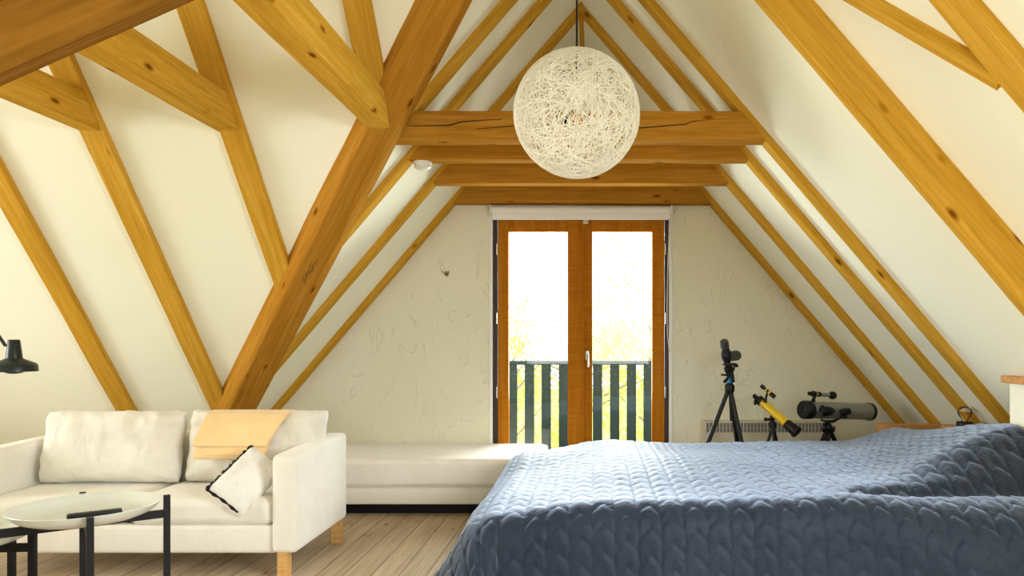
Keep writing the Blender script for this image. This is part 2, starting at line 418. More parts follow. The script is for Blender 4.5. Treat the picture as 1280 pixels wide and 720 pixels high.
# ------------------------------------------------------------------ roof timbers
NR = Vector((-TAN, 0, -1)).normalized()      # inward normal of the right slope's underside
NL = Vector((TAN, 0, -1)).normalized()
FR = [3.945, 4.364, 5.02, 5.75]; TH = .10    # front faces of the four frames
posn = ['nearest', 'second', 'third', 'farthest']
CUTRIDGE = ((XC, 0, 0), (1, 0, 0))
VALN = Vector((1, 1, 0)).normalized()
for i, y in enumerate(FR):
    # right rafter, ridge to eaves
    end = 2.62 if i < 3 else 2.5
    o = timber('rafter', (XC, y, U0), (XC + end, y, U0 - TAN * end), (0, 1, 0), -NR, rect(0, TH, 0, .085), M['beam'], cut0=CUTRIDGE)
    tag(o, ['slim pine rafter on the bed side touching the end of the nearest collar beam',
            'slim pine rafter on the bed side, second behind the wide orange principal rafter',
            'slim pine rafter on the bed side, third behind the wide orange principal rafter',
            'slim pine rafter on the bed side running down the gable wall over the silver telescope'][i], 'rafter', 'slim rafters over the bed side')
    t_end = (y - YC) - .02 if i < 3 else 2.62
    cut1 = None if i == 3 else ((XC, YC, 0), tuple(VALN))
    o = timber('rafter', (XC, y, U0), (XC - t_end, y, U0 - TAN * t_end), (0, 1, 0), -NL, rect(0, TH, 0, .085), M['beam'], cut0=CUTRIDGE, cut1=cut1)
    tag(o, ['slim pine rafter seen as a sliver above the nearest collar beam beside the valley beam',
            'slim pine rafter at the sofa-side end of the collar beam with the smoke detector',
            'slim pine rafter on the sofa side, second from the gable wall',
            'slim pine rafter on the sofa side running down the gable wall behind the sofa'][i], 'rafter', 'slim rafters over the sofa side')
    # collar beam
    hw = 1.007; z0 = 2.28; hh = .157
    nl = Vector((TAN, 0, -1)).normalized(); nr = Vector((-TAN, 0, -1)).normalized()
    o = timber('collar_beam', (XC - hw, y - .004, z0), (XC + hw, y - .004, z0), (0, 1, 0), (0, 0, 1), rect(0, TH + .005, 0, hh), M['collar'],
               cut0=((XC - hw, y, z0), tuple(nl)), cut1=((XC + hw, y, z0), tuple(nr)), jit=.0022)
    tag(o, ['thick cracked pine collar beam, nearest of the four, right behind the globe lamp',
            'pine collar beam, second of the four, with the white smoke detector under its end',
            'pine collar beam, third of the four, between the smoke detector beam and the door beam',
            'pine collar beam, farthest of the four, directly above the balcony door'][i], 'beam', 'collar beams across the gable')
    if i == 0:
        def crack(pts, r):
            pts = [P(px, py, y - .003) for px, py in pts]
            return tube_bm(pts, [r * (.4 + .6 * math.sin(math.pi * (k + .5) / len(pts))) for k in range(len(pts))], 6)
        ck = crack([(501, 158.5), (520, 157.5), (545, 157), (562, 156.5), (578, 152), (600, 150.5), (628, 149)], .0035)
        merge(ck, crack([(596, 161), (622, 159), (650, 157), (700, 161), (760, 162), (800, 160), (830, 157.5), (857, 155.5), (866, 151.5), (890, 149.5), (932, 147)], .0035))
        me = bpy.data.meshes.new('crack'); bmesh.ops.transform(ck, matrix=o.matrix_world.inverted(), verts=ck.verts); ck.to_mesh(me); ck.free()
        me.materials.append(M['crack']); c = bpy.data.objects.new('crack', me); C.objects.link(c); c.parent = o
# ridge board
o = timber('ridge_board', (XC, 5.0, C0 - .022), (XC, GY, C0 - .022), (1, 0, 0), (0, 0, 1), rect(-.021, .021, 0, .09), M['beam'])
tag(o, 'short pine ridge board at the roof peak above the globe lamp', 'beam')

# wide principal rafter on the right, and the nearest right rafter
q = .163
o = timber('principal_rafter', (XC, 2.72, U0 - q), (XC + 2.7, 2.72, U0 - q - TAN * 2.7), (0, 1, 0), -NR, rect(0, .055, 0, .16), M['beam'], cut0=CUTRIDGE, jit=.003)
tag(o, 'wide orange pine principal rafter crossing the white slope above the bed', 'rafter')
o = timber('rafter', (XC + .6, 2.05, U0 - TAN * .6), (XC + 2.6, 2.05, U0 - TAN * 2.6), (0, 1, 0), -NR, rect(0, .12, 0, .085), M['beam'], jit=.004)
tag(o, 'rafter in the upper corner above the bed, where the thin brace meets it', 'rafter')
def on_main_r(px, py, c=U0):
    a = (px - VX) / F; bb = (VY - py) / F; Y = (c + TAN * XC - EYE) / (bb + TAN * a); return Vector((a * Y, Y, EYE + bb * Y))
p0, p1 = on_main_r(1050, -8), on_main_r(1246, 106)
dd = p1 - p0; side = dd.cross(NR).normalized()
if side.y < 0: side = -side
o = timber('roof_brace', p0, p1, -side if side.z < 0 else side, -NR, rect(-.03, .03, .005, .07), M['beam'])
tag(o, 'thin slanting pine brace on the white slope meeting the rafter in the upper corner', 'brace')

# left wing: rafters that come down towards the sofa, struts above them, valley beams
NX = Vector((0, -TAN, -1)).normalized()
def on_cross(px, py):
    a = (px - VX) / F; bb = (VY - py) / F; Y = (U0 + TAN * YC - EYE) / (TAN + bb); return Vector((a * Y, Y, EYE + bb * Y))
wing = [(-3.15, -3.245, None, 'leftmost pine rafter on the sofa side, ending behind the back cushion'),
        (-2.55, -2.575, None, 'pine rafter on the sofa side ending between the back cushions, jointed to the lowest strut'),
        (-1.850, -1.835, 1, 'pine rafter ending halfway up against the big valley beam, jointed to the middle strut'),
        (-1.075, -1.075, 1, 'short pine rafter in the notch between the steep strut and the big valley beam')]
for xt, xb, cut, lab in wing:
    yt, yb = YC + .02, 5.45
    top = Vector((xt, yt, U0 - TAN * (yt - YC))); bot = Vector((xb, yb, U0 - TAN * (yb - YC)))
    c1 = ((XC - .06, YC, 0), tuple(VALN)) if cut else None
    if cut:
        tt = (YC - .06 - xt + 0) ; yb = YC + (XC - xt); bot = Vector((xb, yb, U0 - TAN * (yb - YC)))
    o = timber('rafter', top, bot, (1, 0, 0), -NX, rect(-.063, .063, 0, .085), M['beam'], cut1=c1)
    tag(o, lab, 'rafter', 'rafters of the side wing above the sofa')
struts = [(-2.62, -2.505, 3.88, 'lowest of the three struts on the sofa side, mostly behind the dark corner beam'),
          (-1.92, -1.80, 3.91, 'middle of the three struts, long pine timber meeting a rafter above the sofa'),
          (-1.135, -1.015, 3.66, 'steep pale pine strut, closest to the globe lamp, ending on the valley beam')]
for k, (x0, x1, ye, lab) in enumerate(struts):
    zb = 2.28
    n1 = tuple(Vector((0, -TAN, -1)).normalized()) if k < 2 else tuple(Vector((.62, .55, .35)).normalized())
    o = timber('strut', (x0, 1.78, zb), (x0, ye, zb), (1, 0, 0), (0, 0, 1), rect(0, x1 - x0, 0, .157), M['beam'],
               cut0=((x0, 1.78, zb), (0, -TAN, 1)), cut1=((x1 if k == 2 else x0, ye + (.03 if k == 2 else 0), zb), n1))
    tag(o, lab, 'beam', 'struts of the side wing')

# far valley beam: faceted, from behind the sofa up past the collar beam
a0 = Vector((-2.425, 5.06, .70)); a1 = Vector((-.655, 3.375, 2.755))
dv = (a1 - a0).normalized(); a1 = a1 + dv * .75; a0 = a0 - dv * .35
hvec = Vector((1, 1, 0)).normalized(); up = (Vector((0, 0, 1)) - dv * dv.z).normalized()
o = timber('valley_beam', a0, a1, hvec, up, [(-.105, .03), (-.085, 0), (.055, -.012), (.14, .055), (.14, .20), (-.105, .20)], M['collar'], jit=.003, chamfer=.006)
tag(o, 'big cracked valley beam slanting from behind the sofa up past the collar beams', 'beam')
def beam_crack(parent, u, t0, t1, w, r):
    pts = []
    for k in range(26):
        f = k / 25; q = a0 + dv * (t0 + (t1 - t0) * f) + hvec * (u + w * math.sin(k * 2.2) * (1 - abs(2 * f - 1)) + .006 * math.sin(k * .8)) + up * (.002 - (u + .085) / .14 * .012)
        pts.append(q)
    b = tube_bm(pts, [r * (.25 + .75 * math.sin(math.pi * (k + .5) / 26)) for k in range(26)], 6)
    bmesh.ops.transform(b, matrix=parent.matrix_world.inverted(), verts=b.verts)
    me = bpy.data.meshes.new('crack'); b.to_mesh(me); b.free(); me.materials.append(M['crack'])
    c = bpy.data.objects.new('crack', me); C.objects.link(c); c.parent = parent
beam_crack(o, -.022, .45, 1.25, .012, .0022); beam_crack(o, -.012, 1.15, 2.2, .010, .0024); beam_crack(o, -.03, 1.5, 1.9, .003, .002)
# near valley beam in the upper corner
c0_ = P(0, 116, 1.75); c1_ = P(230, 0, 2.0)
dn = Vector((1, 1, TAN)).normalized(); mid = (c0_ + c1_) / 2
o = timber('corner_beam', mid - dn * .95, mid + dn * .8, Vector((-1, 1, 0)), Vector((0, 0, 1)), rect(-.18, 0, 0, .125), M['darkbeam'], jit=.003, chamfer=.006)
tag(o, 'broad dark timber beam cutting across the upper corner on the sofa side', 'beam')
o = timber('corner_rafter', mid - dn * .95, mid + dn * .5, Vector((-1, 1, 0)), Vector((0, 0, 1)), rect(-.21, -.04, .127, .21), M['beam'], jit=.004, chamfer=.012)
tag(o, 'rafter just showing in the topmost corner, lying on the dark corner beam', 'rafter')

# smoke detector under the second collar beam
cc = P(528, 0, 4.42)
b = lathe_bm((cc.x, 4.425, 2.281), (cc.x, 4.425, 2.236), [(0, .056), (.25, .056), (.3, .05), (.75, .05), (1, .036)], 28)
tag(obj('smoke_detector', b, M['white'], smooth=40, origin=(cc.x, 4.425, 2.281)), 'round white smoke detector under the second collar beam', 'smoke detector')

# ------------------------------------------------------------------ balcony door
dr = bpy.data.objects.new('door_1', None); C.objects.link(dr); dr.location = ((DX0 + DX1) / 2, GY, 0); struct(dr)
fy0, fy1 = GY + .02, GY + .10
def pz(py, Y=GY + .03): return EYE + (VY - py) / F * Y
def pxx(px, Y=GY + .03): return (px - VX) / F * Y
fx0, fx1 = DX0 + .002, DX1 - .002
b = box_bm(fx0, pxx(622.0), fy0, fy1, .0, DZ - .002, .003); box_bm(pxx(830.8), fx1, fy0, fy1, .0, DZ - .002, .003, bm=b)
box_bm(pxx(621), pxx(832), fy0, fy1, pz(274.5), DZ - .002, .003, bm=b); box_bm(pxx(621), pxx(832), fy0, fy1, 0, .04, .003, bm=b)
struct(obj('door_frame', b, M['frame'], dr))
for side_, (lx0, gx0, gx1, lx1) in enumerate(((622.6, 636, 709.6, 728.2), (729.0, 740.4, 815, 830.2))):
    lf = thing('door_leaf', (pxx((lx0 + lx1) / 2), GY + .03, 0), '', ''); lf.parent = dr; lf.location -= dr.location
    for k in ('label', 'category'): del lf[k]
    X0, X1, G0, G1 = pxx(lx0), pxx(lx1), pxx(gx0), pxx(gx1); zt, zg, zl = pz(275.2), pz(290), .28; y0, y1 = GY + .012, GY + .075
    b = box_bm(X0, G0, y0, y1, .045, zt, .005); struct(obj('stile', b, M['doorwood'], lf))
    b = box_bm(G1, X1, y0, y1, .045, zt, .005); struct(obj('stile', b, M['doorwood'], lf))
    b = box_bm(G0, G1, y0 + .001, y1 - .001, zg, zt, .005); struct(obj('top_rail', b, M['doorwood'], lf))
    b = box_bm(G0, G1, y0 + .001, y1 - .001, .045, zl, .005); struct(obj('bottom_rail', b, M['doorwood'], lf))
    b = box_bm(G0 - .01, G1 + .01, y0 + .028, y0 + .036, zl - .01, zg + .01); struct(obj('glass_pane', b, M['glass'], lf))
    hx = X0 - .006 if side_ == 0 else X1 + .006
    for py in (312, 398, 490):
        b = cyl((hx, y0 - .004, pz(py) - .045), (hx, y0 - .004, pz(py) + .045), .0095, 12); struct(obj('hinge', b, M['chrome'], lf, smooth=40))
b = box_bm(pxx(727.2), pxx(730.2), GY - .004, GY + .014, .045, pz(275.6), .003); struct(obj('cover_strip', b, M['doorwood'], dr))
hx, hz = pxx(734.2), pz(445)
b = box_bm(hx - .016, hx + .016, GY - .002, GY + .012, hz - .03, hz + .045, .006)
tube_bm([(hx, GY, hz + .012), (hx, GY - .045, hz + .012), (hx + .006, GY - .05, hz + .006), (hx + .008, GY - .05, hz - .085)], .009, 10, b)
struct(obj('door_handle', b, M['chrome'], dr, smooth=40))
b = box_bm(pxx(729), pxx(735.5), GY - .006, GY + .012, pz(281), pz(272.5), .003)
struct(obj('door_latch', b, M['chrome'], dr))
# white reveal strips beside the door
struct(obj('trim_1', box_bm(DX0 - .026, DX0 + .0, GY - .012, GY + .02, 0, pz(257), .003), M['white']))
struct(obj('trim_2', box_bm(DX1 - .0, DX1 + .026, GY - .012, GY + .02, 0, pz(257), .003), M['white']))

# roller blind above the door
by = 5.80
bx0, bx1 = P(613, 0, by).x, P(840, 0, by).x; bz = EYE + (VY - 263.0) / F * by
bl = thing('roller_blind', ((bx0 + bx1) / 2, by, bz), 'rolled-up white roller blind above the balcony door', 'blind')
obj('roll', cyl((bx0 + .012, by, bz), (bx1 - .012, by, bz), .033, 28), M['white'], bl, smooth=40)
b = box_bm(bx0, bx0 + .01, by - .03, GY, bz - .038, bz + .04, .004); obj('bracket', b, M['white'], bl)
b = box_bm(bx1 - .01, bx1, by - .03, GY, bz - .038, bz + .04, .004); obj('bracket', b, M['white'], bl)
b = box_bm(bx0 + .014, bx1 - .014, by - .010, by + .008, bz - .075, bz - .028, .006); obj('hem_bar', b, M['white'], bl)
cxm = P(837.6, 0, by).x
pts = []
for k in range(40):
    t = 2 * math.pi * k / 40; s_ = math.sin(t)
    zz = (bz + EYE + (VY - 440) / F * by) / 2 + math.cos(t) * (bz - (EYE + (VY - 440) / F * by)) / 2
    wdt = .008 + .022 * min(1, (bz - zz) / 1.0); pts.append((cxm + s_ * wdt, by + .0, zz))
obj('pull_chain', tube_bm(pts, .0035, 6, closed=True), M['whitecord'], bl, smooth=60)

# outside: balcony and trees
struct(obj('balcony_floor', box_bm(-1.9, 1.8, GY + .17, 7.15, -.2, -.02), M['frame']))
rl = thing('balcony_railing', (-.1, 7.0, 0), 'dark teal board railing of the balcony outside the glass door', 'railing')
ry = 7.0; s7 = F / ry; per = 21.25
b = box_bm(-1.85, 1.75, ry - .02, ry + .05, pz(456, ry), pz(451, ry), .006); obj('top_rail', b, M['teal'], rl)
obj('bottom_rail', box_bm(-1.85, 1.75, ry + .021, ry + .06, .03, .10, .004), M['teal'], rl)
starts = [751.5 - 9.5 - 2.2 + per * k for k in range(-11, 12)]
for k in range(-11, 12):
    x0 = P(740.0 + per * k + .9, 0, ry).x; x1 = x0 + 11.9 / s7
    w = random.uniform(-.004, .004)
    obj('board', box_bm(x0 + w, x1 + w, ry - .01, ry + .02, -.01, pz(452.5, ry) - .001, .004), M['teal'], rl)

struct(obj('ground', box_bm(-30, 30, 8.5, 60, -2.9, -2.8), M['ground']))
def tree(loc, r, h, n, label, size=.11):
    x, y = loc; t = thing('garden_tree', (x, y, -2.8), label, 'tree', 'trees beyond the balcony')
    b = tube_bm([(x, y, -2.8), (x + .1, y, -1), (x - .05, y + .1, .5), (x + .1, y, h * .6)], [.14, .11, .07, .03], 8)
    for k in range(9):
        a = random.uniform(0, 6.28); z = random.uniform(-1.2, h * .55)
        tube_bm([(x, y, z), (x + math.cos(a) * r * .45, y + math.sin(a) * r * .4, z + .5), (x + math.cos(a) * r * .85, y + math.sin(a) * r * .8, z + 1.0)], [.035, .02, .008], 5, b)
    obj('trunk', b, M['bark'], t, smooth=60)
    b = bmesh.new(); cl = [(random.uniform(-r, r), random.uniform(-r, r), random.uniform(-2.2, h - .4), random.uniform(.35, .8)) for _ in range(30)]
    for _ in range(n):
        c = random.choice(cl)
        d = Vector((random.gauss(0, 1), random.gauss(0, 1), random.gauss(0, .8))) * c[3] * .55
        p = Vector((x + c[0], y + c[1], c[2])) + d
        if p.z > 1.3 and random.random() < min(.88, (p.z - 1.3) * .6 + .2): continue
        u_ = Vector((random.gauss(0, 1), random.gauss(0, 1), random.gauss(0, 1))).normalized(); w_ = u_.orthogonal().normalized()
        s = size * random.uniform(.5, 1.1)
        b.faces.new([b.verts.new(q_) for q_ in (p, p + u_ * s * .5 + w_ * s * .28, p + u_ * s, p + u_ * s * .5 - w_ * s * .28)])
    f = obj('foliage', b, M['leaf'], t); f['kind'] = 'stuff'
tree((-1.75, 12.5), 1.2, 3.0, 5200, 'light green tree beyond the balcony, behind the door leaf without the handle')
tree((1.25, 12.2), 1.25, 3.2, 5200, 'light green tree beyond the balcony behind the door leaf with the handle')
tree((-.2, 17.5), 2.4, 2.2, 9000, 'far pale green tree between the two nearer garden trees', .14)

# ------------------------------------------------------------------ radiator, hook, shelf, headboard wall
rx0, rx1, ry0, ry1 = P(878, 0, 5.78).x, P(1032, 0, 5.78).x, 5.76, GY - .002
zt = EYE + (VY - 526.5) / F * 5.76
rd = thing('wall_radiator', ((rx0 + rx1) / 2, 5.8, .15), 'cream panel radiator with a slotted grille low on the gable wall behind the telescopes', 'radiator')
obj('panel', box_bm(rx0, rx1, ry0, ry1, .15, zt, .006), M['radiator'], rd)
b = None
for k in range(34):
    xx = P(883 + k * 4.27, 0, ry0).x
    for z_a, z_b in ((540.5, 534.9), (534.5, 528.8)):
        b = box_bm(xx, xx + .0195, ry0 - .0015, ry0 + .004, EYE + (VY - z_a) / F * ry0, EYE + (VY - z_b) / F * ry0, bm=b)
g = obj('grille', b, M['slot'], rd)
for fx in (rx0 + .08, rx1 - .10): obj('foot', box_bm(fx, fx + .03, ry0 + .02, ry1, 0, .155, .003), M['radiator'], rd)

hp = P(558, 342, GY - .006)
b = tube_bm([hp + Vector(v) for v in ((-.034, 0, .022), (-.012, -.004, -.004), (.004, -.008, -.024), (.014, -.006, -.012), (.018, 0, .022))], .0035, 6)
tube_bm([hp + Vector(v) for v in ((-.010, 0, .012), (.002, -.006, .018), (.004, -.006, -.01), (-.006, -.003, -.004))], .0028, 6, b)
lathe_bm(hp + Vector((0, .006, .0)), hp + Vector((0, -.003, 0)), [(0, .012), (1, .008)], 10, b)
tag(obj('wall_hook', b, M['brass'], smooth=60, origin=hp), 'tiny bent brown metal hook alone on the gable wall', 'hook')

# low wooden shelf between bed and eaves, at the gable end
sy_ = 4.905
sx0 = P(1103, 0, sy_).x; sz1 = EYE + (VY - 531.5) / F * sy_; sz0 = EYE + (VY - 541) / F * sy_
sh = thing('low_shelf', (sx0 + .2, 4.96, 0), 'low narrow shelf with a wooden top under the rafters beyond the bed', 'shelf')
obj('top_board', box_bm(sx0, 2.355, sy_, 5.012, sz0, sz1, .004), M['shelfwood'], sh)
obj('side_panel', box_bm(2.04, 2.07, sy_ + .01, 5.005, 0, sz0, .003), M['wall'], sh)
obj('side_panel', box_bm(2.30, 2.33, sy_ + .01, 5.005, 0, sz0, .003), M['wall'], sh)

# headboard wall with wooden ledge
hy = 3.58; hxx = P(1258, 0, hy).x; lz1, lz0 = EYE + (VY - 469.3) / F * hy, EYE + (VY - 478) / F * hy
hb = thing('headboard_box', (hxx, 2.4, 0), 'white boxed headboard wall with a light wooden ledge at the bed head', 'headboard')
tx = XC + (C0 - lz1) / TAN
b = bmesh.new()
y0, y1 = .9, hy
pr = [(hxx, 0), (XC + (C0 - .0) / TAN - .3, 0)]
def xs(z): return XC + (C0 - z) / TAN - .006
sec = [(hxx, .0), (xs(.25), .0), (xs(.25), .25), (xs(lz0), lz0 - .001), (hxx, lz0 - .001)]
lo = [b.verts.new((x, y0, z)) for x, z in sec]; hi = [b.verts.new((x, y1 - .03, z)) for x, z in sec]
b.faces.new(lo); b.faces.new(hi)
for i in range(5): b.faces.new((lo[i], lo[(i + 1) % 5], hi[(i + 1) % 5], hi[i]))
obj('box_body', b, M['ceil'], hb)
obj('ledge', hexa_bm([(hxx - .03, y0, lz0), (xs(lz0), y0, lz0), (xs(lz0), y1, lz0), (hxx - .03, y1, lz0), (hxx - .03, y0, lz1), (xs(lz1), y0, lz1), (xs(lz1), y1, lz1), (hxx - .03, y1, lz1)], .004), M['shelfwood'], hb)

# bedside shelf and bulb lamp
ns = thing('bedside_stand', (2.18, 4.31, 0), 'small wooden bedside stand squeezed between the bed head and the slope', 'table')
ly = 4.3; lp = P(1206, 533.5, ly)
obj('top', box_bm(2.095, 2.27, 4.21, 4.42, lp.z - .025, lp.z, .004), M['shelfwood'], ns)
for x_ in (2.10, 2.24):
    for y_ in (4.215, 4.39): obj('leg', box_bm(x_, x_ + .025, y_, y_ + .025, 0, lp.z - .025, .002), M['shelfwood'], ns)
bl = thing('bulb_lamp', lp, 'small bare bulb lamp on a black base behind the bedspread', 'lamp')
obj('base', lathe_bm(lp, lp + Vector((0, 0, .03)), [(0, .044), (.15, .046), (.85, .046), (1, .043)], 28), M['blackplastic'], bl, smooth=40)
b = lathe_bm(lp + Vector((0, 0, .028)), lp + Vector((0, 0, .122)), [(0, .016), (.2, .018), (.35, .030), (.5, .038), (.65, .040), (.8, .035), (.92, .020), (1, 0)], 28)
obj('glass_bulb', b, M['bulb'], bl, smooth=60)
b = lathe_bm(lp + Vector((0, 0, .092)), lp + Vector((0, 0, .121)), [(0, .037), (.35, .0345), (.7, .020), (1, 0)], 28, cap=False)
obj('mirror_cap', b, M['chrome'], bl, smooth=60)
b = tube_bm([lp + Vector(v) for v in ((-.008, 0, .03), (-.012, 0, .07), (0, .006, .08), (.012, 0, .07), (.008, 0, .03))], .0015, 6)
obj('filament', b, M['amber'], bl, smooth=60)

# ------------------------------------------------------------------ globe pendant
gc = P(721, 143, 3.45); GR = 79 / F * 3.45 * .993
pd = thing('globe_pendant', (gc.x, gc.y, gc.z - GR), 'large round white string globe lamp hanging from the ridge', 'lamp')
b = bmesh.new(); rr = random.Random(5)
for k in range(265):
    nrm = Vector((rr.gauss(0, 1), rr.gauss(0, 1), rr.gauss(0, 1))).normalized(); u_, w_ = frame_of(nrm)
    dd = rr.uniform(-.72, .72) * GR; rad = math.sqrt(GR * GR - dd * dd); N = 44; ph = rr.uniform(0, 6.28)
    R0 = 1 + rr.uniform(-.008, .004); tr = rr.uniform(.0008, .0017)
    prev = None; first = None
    for i in range(N):
        t = ph + 2 * math.pi * i / N
        p = (nrm * dd + (u_ * math.cos(t) + w_ * math.sin(t)) * rad + nrm * math.sin(2 * t) * .006)
        out = p.normalized(); p = out * GR * R0
        tan_ = (-u_ * math.sin(t) + w_ * math.cos(t)); sd = tan_.cross(out).normalized()
        ring = [b.verts.new(gc + p + sd * tr), b.verts.new(gc + p + out * tr), b.verts.new(gc + p - sd * tr), b.verts.new(gc + p - out * tr)]
        if prev:
            for j in range(4): b.faces.new((prev[j], prev[(j + 1) % 4], ring[(j + 1) % 4], ring[j]))
        else: first = ring
        prev = ring
    for j in range(4): b.faces.new((prev[j], prev[(j + 1) % 4], first[(j + 1) % 4], first[j]))
obj('string_shade', b, M['string'], pd, smooth=80)
obj('cord', cyl((gc.x, gc.y, gc.z + .12), (gc.x, gc.y, C0 - .002), .0045, 10), M['blackplastic'], pd, smooth=60)
obj('socket', lathe_bm((gc.x, gc.y, gc.z + .05), (gc.x, gc.y, gc.z + .13), [(0, .022), (.8, .022), (1, .01)], 20), M['white'], pd, smooth=40)
bc = P(722, 152, 3.45) 
b = lathe_bm((gc.x, gc.y, bc.z - .062), (gc.x, gc.y, gc.z + .055), [(0, 0), (.06, .030), (.18, .050), (.36, .062), (.52, .056), (.68, .036), (.8, .02), (1, .018)], 32)
obj('bulb', b, M['bulb'], pd, smooth=70)
fb = None
for k in range(7):
    a = 2 * math.pi * k / 7
    fb = tube_bm([(gc.x + .008 * math.cos(a), gc.y + .008 * math.sin(a), gc.z + .02), (gc.x + .026 * math.cos(a), gc.y + .026 * math.sin(a), bc.z), (gc.x + .02 * math.cos(a + .6), gc.y + .02 * math.sin(a + .6), bc.z - .035)], .0022, 6, fb)
obj('filament', fb, M['amber'], pd, smooth=60)

# ------------------------------------------------------------------ daybed
dx0, dx1, dy0, dy1 = -2.38, -.345, 5.02, 5.83
db = thing('daybed', ((dx0 + dx1) / 2, (dy0 + dy1) / 2, 0), 'low cream daybed along the gable wall beside the balcony door', 'daybed')
def soft_box(x0, x1, y0, y1, z0, z1, r, sub=28, puff=.012, seed=0, wr=.004):
    b = bmesh.new(); bmesh.ops.create_cube(b, size=1)
    bmesh.ops.subdivide_edges(b, edges=b.edges[:], cuts=sub, use_grid_fill=True)
    L = Vector((x1 - x0, y1 - y0, z1 - z0)); c = Vector(((x0 + x1) / 2, (y0 + y1) / 2, (z0 + z1) / 2))
    for v in b.verts:
        q = Vector((v.co.x, v.co.y, v.co.z)) * 2
        # denser rings near the edges, rounded corners
        q = Vector([math.copysign(1 - (1 - abs(a)) ** 1.0, a) for a in q])
        p = Vector((q.x * L.x / 2, q.y * L.y / 2, q.z * L.z / 2))
        core = Vector([max(-L[i] / 2 + r, min(L[i] / 2 - r, p[i])) for i in range(3)])
        dlt = p - core
        if dlt.length > 1e-6: p = core + dlt.normalized() * min(dlt.length, r) if sum(abs(a) > 1e-6 for a in dlt) > 1 else p
        pf = (1 - q.x ** 2) * (1 - q.y ** 2)
        if abs(q.z) > .5: p.z += math.copysign(puff * pf ** .5 if pf > 0 else 0, q.z)
        nz = noise.noise(Vector((p.x * 7 + seed, p.y * 7, p.z * 9))) * wr + noise.noise(Vector((p.x * 22 + seed, p.y * 13, p.z * 6))) * wr * .5
        p += (p.normalized() if p.length else Vector((0, 0, 1))) * nz
        v.co = c + p
    return b
zt_ = .392
obj('mattress', soft_box(dx0, dx1, dy0, dy1, .205, zt_, .035, 40, .008, 3, .004), M['daybed'], db, smooth=60)
obj('base', box_bm(dx0 + .01, dx1 - .01, dy0 + .008, dy1 - .01, .085, .204, .012, 3), M['daybed'], db, smooth=40)
obj('plinth', box_bm(dx0 + .08, dx1 - .08, dy0 + .12, dy1 - .05, 0, .085, .004), M['black'], db)
obj('piping', tube_bm([(dx0 + .01, dy0 + .004, .208), (dx1 - .01, dy0 + .004, .208)], .004, 6), M['sofa'], db, smooth=60)

# ------------------------------------------------------------------ sofa
SX0, SX1, SY0, SY1 = -3.235, -1.476, 3.68, 4.44; AW = .13
sf = thing('sofa', ((SX0 + SX1) / 2, (SY0 + SY1) / 2, 0), 'two-seat off-white fabric sofa with pale wooden legs', 'sofa')
def arm_bm(x0, x1):
    b = box_bm(x0, x1, SY0, SY1, .140, .655, .028, 4)
    for v in b.verts:
        if v.co.z > .4: v.co.z -= (SY1 - v.co.y) / (SY1 - SY0) * .022
    return b
obj('armrest', arm_bm(SX1 - AW, SX1), M['sofa'], sf, smooth=50)
obj('armrest', arm_bm(SX0, SX0 + AW), M['sofa'], sf, smooth=50)
ix0, ix1 = SX0 + AW, SX1 - AW; mx = (ix0 + ix1) / 2
obj('frame_apron', box_bm(ix0 - .01, ix1 + .01, SY0 + .035, SY1 - .02, .130, .272, .02, 3), M['sofa'], sf, smooth=50)
obj('backrest', box_bm(ix0 - .01, ix1 + .01, 4.30, SY1 - .005, .135, .665, .03, 3), M['sofa'], sf, smooth=50)
for x0, x1, sd in ((ix0 + .004, mx - .002, 1), (mx + .002, ix1 - .004, 9)):
    obj('seat_cushion', soft_box(x0, x1, SY0 + .03, 4.28, .273, .405, .045, 24, .012, sd, .004), M['sofa'], sf, smooth=60)
for x_, y_ in ((SX1 - .105, SY0 + .012), (SX1 - .075, SY1 - .07), (SX0 + .05, SY0 + .012), (SX0 + .05, SY1 - .07)):
    obj('leg', box_bm(x_, x_ + .055, y_, y_ + .05, 0, .145, .004), M['legwood'], sf)

def pillow_bm(w, h, t, n=44, pinch=.03, seed=0, wr=.006, power=.42):
    """a soft cushion in local x (width), z (height), y (thickness), centred"""
    b = bmesh.new(); grid = {}
    for s in (1, -1):
        for i in range(n + 1):
            for j in range(n + 1):
                u_, v_ = 2 * i / n - 1, 2 * j / n - 1
                if s == -1 and (i in (0, n) or j in (0, n)): grid[s, i, j] = grid[1, i, j]; continue
                u2 = math.copysign(math.sin(abs(u_) * math.pi / 2) ** .8, u_) if u_ else 0; v2 = math.copysign(math.sin(abs(v_) * math.pi / 2) ** .8, v_) if v_ else 0
                x = u2 * w / 2 * (1 - pinch * (1 - v2 * v2) * abs(u2) ** 2); z = v2 * h / 2 * (1 - pinch * (1 - u2 * u2) * abs(v2) ** 2)
                th = t / 2 * (max(0, (1 - u2 ** 4) * (1 - v2 ** 4))) ** power
                cr = (abs(u2) * abs(v2)) ** 5 * .018; x *= 1 - cr; z *= 1 - cr * 1.6
                q = Vector((x * 9 + seed, s * 3.1, z * 9))
                edge = max(abs(u2), abs(v2)) ** 3
                nz = (noise.noise(q) + .6 * noise.noise(q * 2.3)) * wr
                fold = math.sin((u2 * 14 if abs(v2) > abs(u2) else v2 * 12) + seed * 2 + noise.noise(q * .6) * 4) * wr * .35 * edge
                grid[s, i, j] = b.verts.new((x, s * (th + (nz + fold) * (1 if th > 0 else 0)), z + (nz * .5 * edge)))
        for i in range(n):
            for j in range(n):
                f = [grid[s, i, j], grid[s, i + 1, j], grid[s, i + 1, j + 1], grid[s, i, j + 1]]
                b.faces.new(f if s == 1 else f[::-1])
    return b
def place(bm, loc, rx=0, ry=0, rz=0):
    bmesh.ops.transform(bm, matrix=Matrix.Translation(loc) @ Matrix.Rotation(rz, 4, 'Z') @ Matrix.Rotation(rx, 4, 'X') @ Matrix.Rotation(ry, 4, 'Y'), verts=bm.verts)
    return bm
